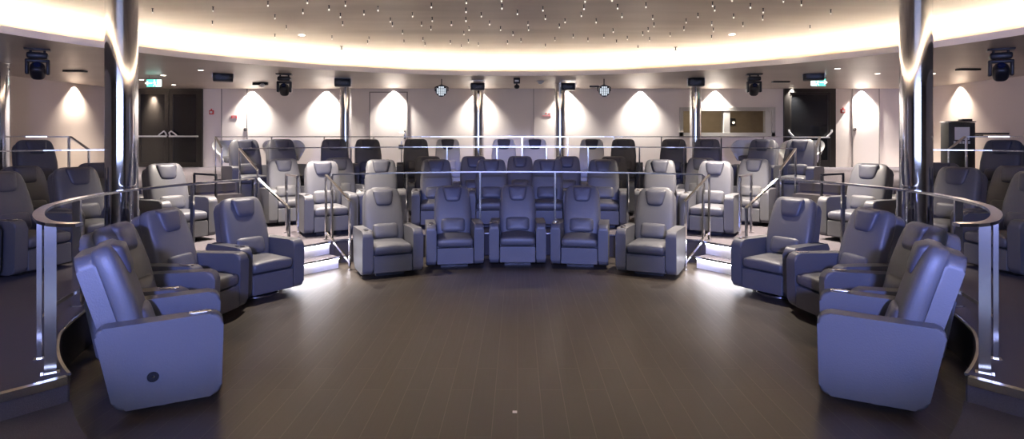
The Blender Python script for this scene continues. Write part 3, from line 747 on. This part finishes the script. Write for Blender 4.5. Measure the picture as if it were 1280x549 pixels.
# exit signs
def exit_sign(px, py, D, label, arrow):
    zt = CZ; w, h = .30, .16
    t = thing('exit_sign', label, 'sign', (X(px, D), D, CZ), 0, 'green exit signs')
    zc = Z(py, D)-CZ
    bm = B(); box(bm, -w/2-.015, w/2+.015, -.02, .02, zc+h/2, zc+h/2+.03); cyl(bm, (-.1, 0, zc+h/2), (-.1, 0, 0), .006, seg=8); cyl(bm, (.1, 0, zc+h/2), (.1, 0, 0), .006, seg=8); obj('bracket', bm, 'brushed', t, smooth=False)
    bm = B(); box(bm, -w/2, w/2, -.006, .006, zc-h/2, zc+h/2); obj('panel', bm, 'exit', t, smooth=False)
    bm = B(); y = -.008; s = arrow
    def q(x0, x1, z0, z1): box(bm, x0, x1, y-.002, y+.002, zc+z0, zc+z1)
    # door block
    q(s*.13-.05, s*.13+.05, -.075, .075)
    # arrow
    q(-s*.10-.07, -s*.10+.07, -.014, .014)
    prism(bm, [(-s*.19, zc), (-s*.12, zc+.05), (-s*.12, zc-.05)], 'y', y-.002, y+.002)
    # running figure
    ball(bm, (.02*s, y, zc+.06), .018, sy=.15, seg=10); sweep(bm, [(.02*s, y, zc+.04), (.03*s, y, zc-.02)], .004, .03)
    for a, b_ in (((.03, -.02), (.0, -.07)), ((.03, -.02), (.06, -.04)), ((.06, -.04), (.065, -.08)), ((.02, .03), (-.015, .0)), ((.02, .03), (.055, .01))):
        sweep(bm, [(a[0]*s, y, zc+a[1]), (b_[0]*s, y, zc+b_[1])], .004, .014)
    obj('pictogram', bm, 'exitw', t, smooth=False)
exit_sign(192, 104, 13.3, 'green running-man exit sign above the dark left double door', 1)
exit_sign(1023.5, 103, 13.3, 'green running-man exit sign above the dark right door', -1)

# ---------------------------------------------------------------- ceiling fixtures
def soff(px, py, z=CZ):  # point on the soffit seen at that pixel
    return onz(px, py, z)
def speaker(px, py, D, w, h, dp, label, yaw=0):
    t = thing('ceiling_speaker', label, 'speaker', (X(px, D), D, CZ), R(yaw), 'black ceiling speakers')
    zc = Z(py, D)-CZ
    bm = B(); box(bm, -w/2, w/2, -dp/2, dp/2, zc-h/2, zc+h/2, .02); obj('cabinet', bm, 'black', t)
    bm = B(); box(bm, -w/2+.02, w/2-.02, -dp/2-.006, -dp/2+.001, zc-h/2+.02, zc+h/2-.02, .005); g = obj('grille', bm, 'blackm', t)
    bm = B(); cyl(bm, (-w*.22, -dp/2-.007, zc), (-w*.22, -dp/2-.012, zc), h*.30, seg=20); obj('driver', bm, 'blackm', g); bm = B(); cyl(bm, (w*.22, -dp/2-.007, zc+.01), (w*.22, -dp/2-.012, zc+.01), h*.16, seg=20); obj('driver', bm, 'blackm', g)
    bm = B(); box(bm, -w/2-.012, -w/2-.002, -.02, .02, zc-h*.1, -.012); box(bm, w/2+.002, w/2+.012, -.02, .02, zc-h*.1, -.012); box(bm, -w/2-.012, w/2+.012, -.02, .02, -.012, -.001); obj('bracket', bm, 'brushed', t, smooth=False)
speaker(279, 96.5, 13.0, .40, .20, .26, 'black speaker on the low ceiling near the left double door', 25)
speaker(428.5, 103.5, 13.9, .36, .19, .24, 'black speaker above the leftmost slim rear column', 12)
speaker(597, 108.5, 14.5, .34, .17, .24, 'black speaker above the second slim rear column', 3)
speaker(710, 108.5, 14.5, .34, .17, .24, 'black speaker above the third slim rear column', -3)
speaker(870, 103, 13.9, .37, .19, .24, 'black speaker above the slim column by the booth window', -12)
speaker(1017, 95, 13.0, .42, .20, .26, 'black speaker left of the right exit sign', -25)
def moving_head(px, py, D, sc_, label, yaw):
    x, y = X(px, D), D
    t = thing('moving_head_light', label, 'stage light', (x, y, CZ), R(yaw), 'moving head stage lights'); s = sc_
    bm = B(); box(bm, -.17*s, .17*s, -.13*s, .13*s, -.025*s, 0, .005); cyl(bm, (-.09*s, 0, -.025*s), (-.09*s, 0, -.07*s), .018*s, seg=10); cyl(bm, (.09*s, 0, -.025*s), (.09*s, 0, -.07*s), .018*s, seg=10); obj('clamp_plate', bm, 'blackm', t)
    bm = B(); box(bm, -.14*s, .14*s, -.12*s, .12*s, -.16*s, -.06*s, .03*s); obj('base', bm, 'black', t)
    bm = B(); box(bm, -.16*s, -.11*s, -.07*s, .07*s, -.42*s, -.18*s, .02*s); box(bm, .11*s, .16*s, -.07*s, .07*s, -.42*s, -.18*s, .02*s); box(bm, -.16*s, .16*s, -.07*s, .07*s, -.22*s, -.17*s, .015*s); obj('yoke', bm, 'black', t)
    tl = Matrix.Translation((0, 0, -.36*s)) @ Matrix.Rotation(R(-40), 4, 'X')
    bm = B(); superq(bm, (0, 0, 0), (.105*s, .14*s, .11*s), .7, .6, 'y', nu=28, nv=12)
    for v in bm.verts: v.co = tl @ v.co
    hd = obj('head', bm, 'black', t)
    bm = B(); cyl(bm, tl @ Vector((0, -.13*s, 0)), tl @ Vector((0, -.16*s, 0)), .05*s, seg=24); obj('lens', bm, 'lens', hd)
moving_head(47, 82, 9.3, .95, 'black moving head stage light at far left under the low ceiling', 35)
moving_head(355.5, 104, 13.0, .95, 'black moving head stage light left of the centre, between two speakers', 12)
moving_head(942.5, 104, 13.0, .95, 'black moving head stage light above the booth window end', -12)
moving_head(1251, 80, 9.3, 1.0, 'black moving head stage light at far right under the low ceiling', -35)
def par(px, py, D, label, bar=False):
    z = Z(py, D)-CZ
    t = thing('par_light', label, 'stage light', (X(px, D), D, CZ), 0, 'round led stage lights')
    bm = B(); cyl(bm, (0, 0, z+.12), (0, 0, 0), .012, seg=10); tube(bm, [(-.15, 0, z), (-.15, 0, z+.09), (0, 0, z+.15), (.15, 0, z+.09), (.15, 0, z)], .011, 8)
    if bar: box(bm, -.34, -.12, -.02, .02, z+.09, z+.13)
    obj('yoke', bm, 'blackm', t)
    bm = B(); cyl(bm, (0, -.06, z), (0, .09, z), .135, .10, 32); obj('can', bm, 'black', t)
    bm = B(); n = 0
    for ix in range(-2, 3):
        for iz in range(-2, 3):
            if ix*ix+iz*iz <= 5: box(bm, ix*.044-.016, ix*.044+.016, -.068, -.062, z+iz*.044-.016, z+iz*.044+.016)
    for v in bm.verts:
        pass
    obj('led_array', bm, 'parled', t, smooth=False)
par(552, 114, 14.1, 'round led stage light with a lit grid, left of the ceiling camera')
par(755, 114, 14.1, 'round led stage light with a lit grid and side bar, right of the third column', True)
t = thing('ceiling_camera', 'small black ceiling camera in the middle under the white rim', 'camera', (X(646, 13.9), 13.9, CZ))
bm = B(); box(bm, -.075, .075, -.07, .07, -.13, -.001, .012); obj('housing', bm, 'black', t)
bm = B(); box(bm, -.045, .045, -.078, -.07, -.09, -.05); obj('window', bm, 'white', t)
bm = B(); ball(bm, (0, 0, -.20), .065, sz=.8); cyl(bm, (0, 0, -.13), (0, 0, -.17), .02); obj('dome', bm, 'black', t)
t = thing('smoke_detector', 'small white dome detector right of the ceiling camera', 'detector', (X(675.5, 14.6), 14.6, CZ))
bm = B(); cyl(bm, (0, 0, 0), (0, 0, -.03), .09, seg=24); ball(bm, (0, 0, -.04), .06, sz=.9); obj('body', bm, 'white', t)
t = thing('ceiling_sensor', 'small white dome on a black strip left of the moving head light', 'sensor', (X(327, 15.0), 15.0, CZ))
bm = B(); box(bm, -.22, .16, -.03, .03, -.07, -.002, .004); obj('mount', bm, 'black', t)
bm = B(); ball(bm, (.03, -.02, -.08), .07, sz=.8); obj('dome', bm, 'white', t)
for px, py, w, l in ((94, 89, .42, 'black slot vent in the low ceiling at left'), (1210, 87, .42, 'black slot vent in the low ceiling at right'), (976, 102.5, .40, 'black slot vent above the booth window end')):
    p = soff(px, py-1); t = thing('slot_vent', l, 'vent', (p.x, p.y, CZ), 0, 'slot vents')
    bm = B(); box(bm, -w/2, w/2, -.07, .07, -.035, -.001, .004); obj('frame', bm, 'black', t)
    bm = B()
    for i in range(2): box(bm, -w/2+.03+i*w/2, -.03+i*w/2, -.073, -.068, -.03, -.008)
    obj('louvre', bm, 'blackm', t, smooth=False)
# recessed downlights
def downlight(px, py, z, label, group, r=.05):
    p = onz(px, py, z) if z == CZ else on_dome(px, py); z = p.z-.004 if z != CZ else z; t = thing('recessed_downlight', label, 'ceiling light', (p.x, p.y, z), 0, group)
    bm = B(); ring_r = [(r*1.35, 0), (r*1.3, -.008), (r, -.008), (r*.95, -.003)]; n_ = 24; vs = []
    for rr, zz in ring_r: vs.append([bm.verts.new((rr*math.cos(2*PI*i/n_), rr*math.sin(2*PI*i/n_), zz)) for i in range(n_)])
    for a, b_ in zip(vs[:-1], vs[1:]):
        for i in range(n_): bm.faces.new((a[i], a[(i+1) % n_], b_[(i+1) % n_], b_[i]))
    obj('trim_ring', bm, 'white', t)
    bm = B(); cyl(bm, (0, 0, -.006), (0, 0, -.003), r*.95, seg=24); obj('lens', bm, 'down', t)
    return p
DL = [(251, 87.5, 'over the left aisle, by the speaker'), (204, 94, 'above the left exit sign'), (177, 99.5, 'left of the left exit sign'), (217, 106, 'by the left door top'),
      (1047, 85.5, 'right of the right black speaker'), (1097, 92, 'over the white door on the right'), (1166, 92, 'just right of the big right column')]
for px, py, l in DL: downlight(px, py, CZ, 'small bright recessed downlight in the low ceiling '+l, 'recessed downlights in the low ceiling')
for px, py, l in ((377, 43.5, 'upper left, among the hanging crystals'), (915, 42.5, 'upper right, among the hanging crystals'), (306, 58.5, 'farther left near the glowing rim'), (988, 58, 'farther right near the glowing rim')):
    downlight(px, py, CZ+DH-.001, 'bright recessed spot in the round ceiling, '+l, 'recessed spots in the round ceiling')
for px, py, l in ((427, 61, 'left'), (844.5, 62, 'right')):
    p = on_dome(px, py, .05); t = thing('sprinkler', 'tiny dark sprinkler head on the %s half of the glowing ceiling' % l, 'sprinkler', (p.x, p.y, p.z))
    bm = B(); cyl(bm, (0, 0, 0), (0, 0, -.008), .035, seg=16); cyl(bm, (0, 0, -.008), (0, 0, -.06), .010, seg=10); cyl(bm, (0, 0, -.06), (0, 0, -.066), .028, seg=12); obj('head', bm, 'blackm', t)
# hanging crystals
pts = [(x/4+320, y/4) for x, y in [(60,28),(95,92),(257,15),(235,65),(365,48),(447,28),(422,85),(433,125),(540,72),(610,52),(152,145),(95,187),(672,108),(682,130),(783,82),(877,36),(881,105),(875,148),(828,128),(733,168),(740,215),(977,125),(1052,15),(1050,60),(1050,105),(1065,150),(1040,172),(1127,82),(1168,122),(1230,42),(1228,5),(1223,150),(1258,218),(1062,212),(1027,238),(972,218),(835,203),(845,228),(380,195),(565,200),(558,218),(1112,228)]]
pts += [(x/4+640, y/4) for x, y in [(27,70),(155,52),(167,95),(80,125),(83,150),(265,112),(237,137),(360,45),(365,8),(347,80),(421,112),(528,42),(550,85),(500,3),(670,35),(704,95),(710,132),(681,155),(654,175),(506,160),(460,187),(306,187),(215,202),(380,205),(577,197),(688,203),(791,180),(860,150),(871,113),(930,85),(1003,30),(1014,52),(1100,3),(1108,88),(1192,38),(1155,130),(1256,62),(1254,98),(999,125),(1007,157),(998,193),(45,208),(167,235),(523,215),(630,243),(5,175)]]
pts += [(x/4+960, y/4) for x, y in [(77,8),(167,25),(314,68),(210,145)]]+[(x/4, y/4) for x, y in [(763,63),(1065,55),(1062,123)]]
dp = None
for px, py in pts:
    p = on_dome(px, py, .06)
    if dp is None:
        dp = thing('hanging_crystal', 'tiny crystal droplet light hanging from the round ceiling', 'ceiling light', (0, 0, 0), 0, 'tiny crystal lights hanging from the round ceiling')
        bm = B(); cyl(bm, (0, 0, 0), (0, 0, -.05), .007, seg=8); cyl(bm, (0, 0, 0), (0, 0, -.006), .014, seg=10); obj('stem', bm, 'blackm', dp)
        bm = B(); ball(bm, (0, 0, -.062), .011, sz=1.3, seg=8); obj('crystal', bm, 'drop', dp); o = dp
    else: o = dup(dp)
    o.location = (p.x, p.y, p.z)

# ---------------------------------------------------------------- far right lectern, floor marker
D = 13.9
t = thing('lectern', 'dark tall lectern with a white notice on the upper tier at far right', 'lectern', (X(1197, D), D, H3), R(-12))
h0 = Z(150.5, D)-H3
bm = B(); box(bm, -.27, .27, -.2, .2, 0, h0-.06, .015); obj('body', bm, mat('dark_green_black', (.03, .033, .03), .5), t)
bm = B(); box(bm, -.28, .28, -.22, .22, h0-.055, h0-.02, .008); obj('top', bm, 'brushed', t)
bm = B(); box(bm, .24, .95, -.2, .12, h0-.33, h0-.29, .015); box(bm, .2, .5, -.05, .05, h0-.36, h0-.335); tr = obj('side_tray', bm, 'black', t); 
bm = B(); box(bm, -.15, .15, -.206, -.201, h0-.45, h0-.16); nt_ = obj('notice', bm, 'white', t); nt_['label'] = 'white square notice'
bm = B()
for i in range(6): box(bm, -.17+i*.058, -.17+i*.058+.04, -.206, -.201, h0-.54, h0-.48)
l_ = obj('lettering', bm, 'white', t, smooth=False)
bm = B(); box(bm, .05, .25, -.12, .1, h0-.019, h0+.03, .01); obj('device', bm, 'blackm', t)
p = onz(643.5, 515, 0.003)
bm = B(); box(bm, -.016, .016, -.014, .014, -.002, .002); o = obj('floor_marker', bm, 'white', smooth=False); o.location = p; tag(o, 'tiny white marker set in the dark wooden floor near the viewer', 'marker')
# reading stand near left white door
t = thing('card_stand', 'slim pole with a pale box, left of the recliner by the lever-handled door', 'stand', (X(502, 14.9), 14.9, H3))
bm = B(); cyl(bm, (0, 0, 0), (0, 0, .75), .015); cyl(bm, (0, 0, 0), (0, 0, .015), .12, seg=20); obj('pole', bm, 'chrome', t)
bm = B(); box(bm, -.07, .05, -.03, .03, .55, .66, .008); obj('box', bm, 'trim', t)

# ---------------------------------------------------------------- lights
def light(name, kind, loc, energy, col, target=None, **k):
    l = bpy.data.lights.new(name, kind); l.energy = energy; l.color = col
    for a, b_ in k.items(): setattr(l, a, b_)
    o = bpy.data.objects.new(name, l); C.objects.link(o); o.location = loc
    if target is not None: o.rotation_euler = (Vector(target)-Vector(loc)).to_track_quat('-Z', 'Y').to_euler()
    return o
WARM = (1, .87, .74); WHITE = (1, .92, .83)
for px in (310, 404, 490, 598, 709, 803, 898, 994, 1084):
    x = X(px, BY-.28)
    light('wall_washer', 'SPOT', (x, BY-.085, CZ-.012), 560, WHITE, (x, BY-.075, 1.2), spot_size=R(102), spot_blend=1, shadow_soft_size=.03)
for s in (-1, 1):
    light('wall_washer', 'SPOT', (s*(WX-.10), 15.3, CZ-.012), 260, WARM, (s*(WX-.09), 15.3, 1.2), spot_size=R(102), spot_blend=1, shadow_soft_size=.03)
# downlights on the tiers
for s in (-1, 1):
    for (x, y, e) in ((2.0, 9.0, 0), (3.3, 10.0, 120), (4.4, 9.4, 110), (6.0, 11.9, 75), (8.4, 13.2, 110), (7.6, 15.2, 50), (3.1, 8.3, 60)):
        if e: light('downlight', 'SPOT', (s*x, y, CZ-.02), e*5.5, WARM, (s*x, y, 0), spot_size=R(95), spot_blend=.8, shadow_soft_size=.05)
    light('downlight', 'SPOT', (s*1.95, 7.6, CZ+.40), 260, WARM, (s*1.95, 8.5, .5), spot_size=R(28), spot_blend=.6, shadow_soft_size=.04)
# blue stage lights behind the viewer
BLUE = (.28, .34, 1)
light('stage_wash', 'SPOT', (0, -1.5, 2.9), 2100, BLUE, (0, 10, .60), spot_size=R(18.5), spot_blend=.35, shadow_soft_size=.15)
for s in (-1, 1):
    light('stage_wash', 'SPOT', (s*.5, -1.8, 2.6), 1700, BLUE, (s*2.95, 6.2, .85), spot_size=R(22), spot_blend=.6, shadow_soft_size=.15)
for s in (-1, 1):
    light('stage_wash', 'SPOT', (s*.5, -1.8, 2.6), 800, BLUE, (s*6.5, 8.2, 1.0), spot_size=R(30), spot_blend=.7, shadow_soft_size=.15)
    light('entrance_downlight', 'SPOT', (s*10.1, 15.2, CZ-.02), 160, WARM, (s*10.1, 15.6, 0), spot_size=R(100), spot_blend=.7, shadow_soft_size=.05)
light('booth_light', 'AREA', ((WD[0]+WD[1])/2, BY+1.0, CZ-.36), 9, (1, .82, .6), ((WD[0]+WD[1])/2, BY+1.3, 1), shape='RECTANGLE', size=1.6, size_y=.5)
light('stage_panel', 'AREA', (0, -2.7, 2.3), 150, (.50, .60, 1), (0, 5, 1.9), shape='RECTANGLE', size=9, size_y=1.9)
#light('room_fill', 'AREA', (0, 6.5, CZ+.3), 60, (1, .88, .74), (0, 6.5, 0), shape='DISK', size=6)

w = bpy.data.worlds.new('world'); sc.world = w; w.use_nodes = True
w.node_tree.nodes['Background'].inputs['Color'].default_value = (.5, .5, .6, 1); w.node_tree.nodes['Background'].inputs['Strength'].default_value = .05
sc.view_settings.view_transform = 'Standard'; sc.view_settings.look = 'None'; sc.view_settings.gamma = 1; sc.view_settings.use_curve_mapping = False
sc.view_settings.exposure = .92
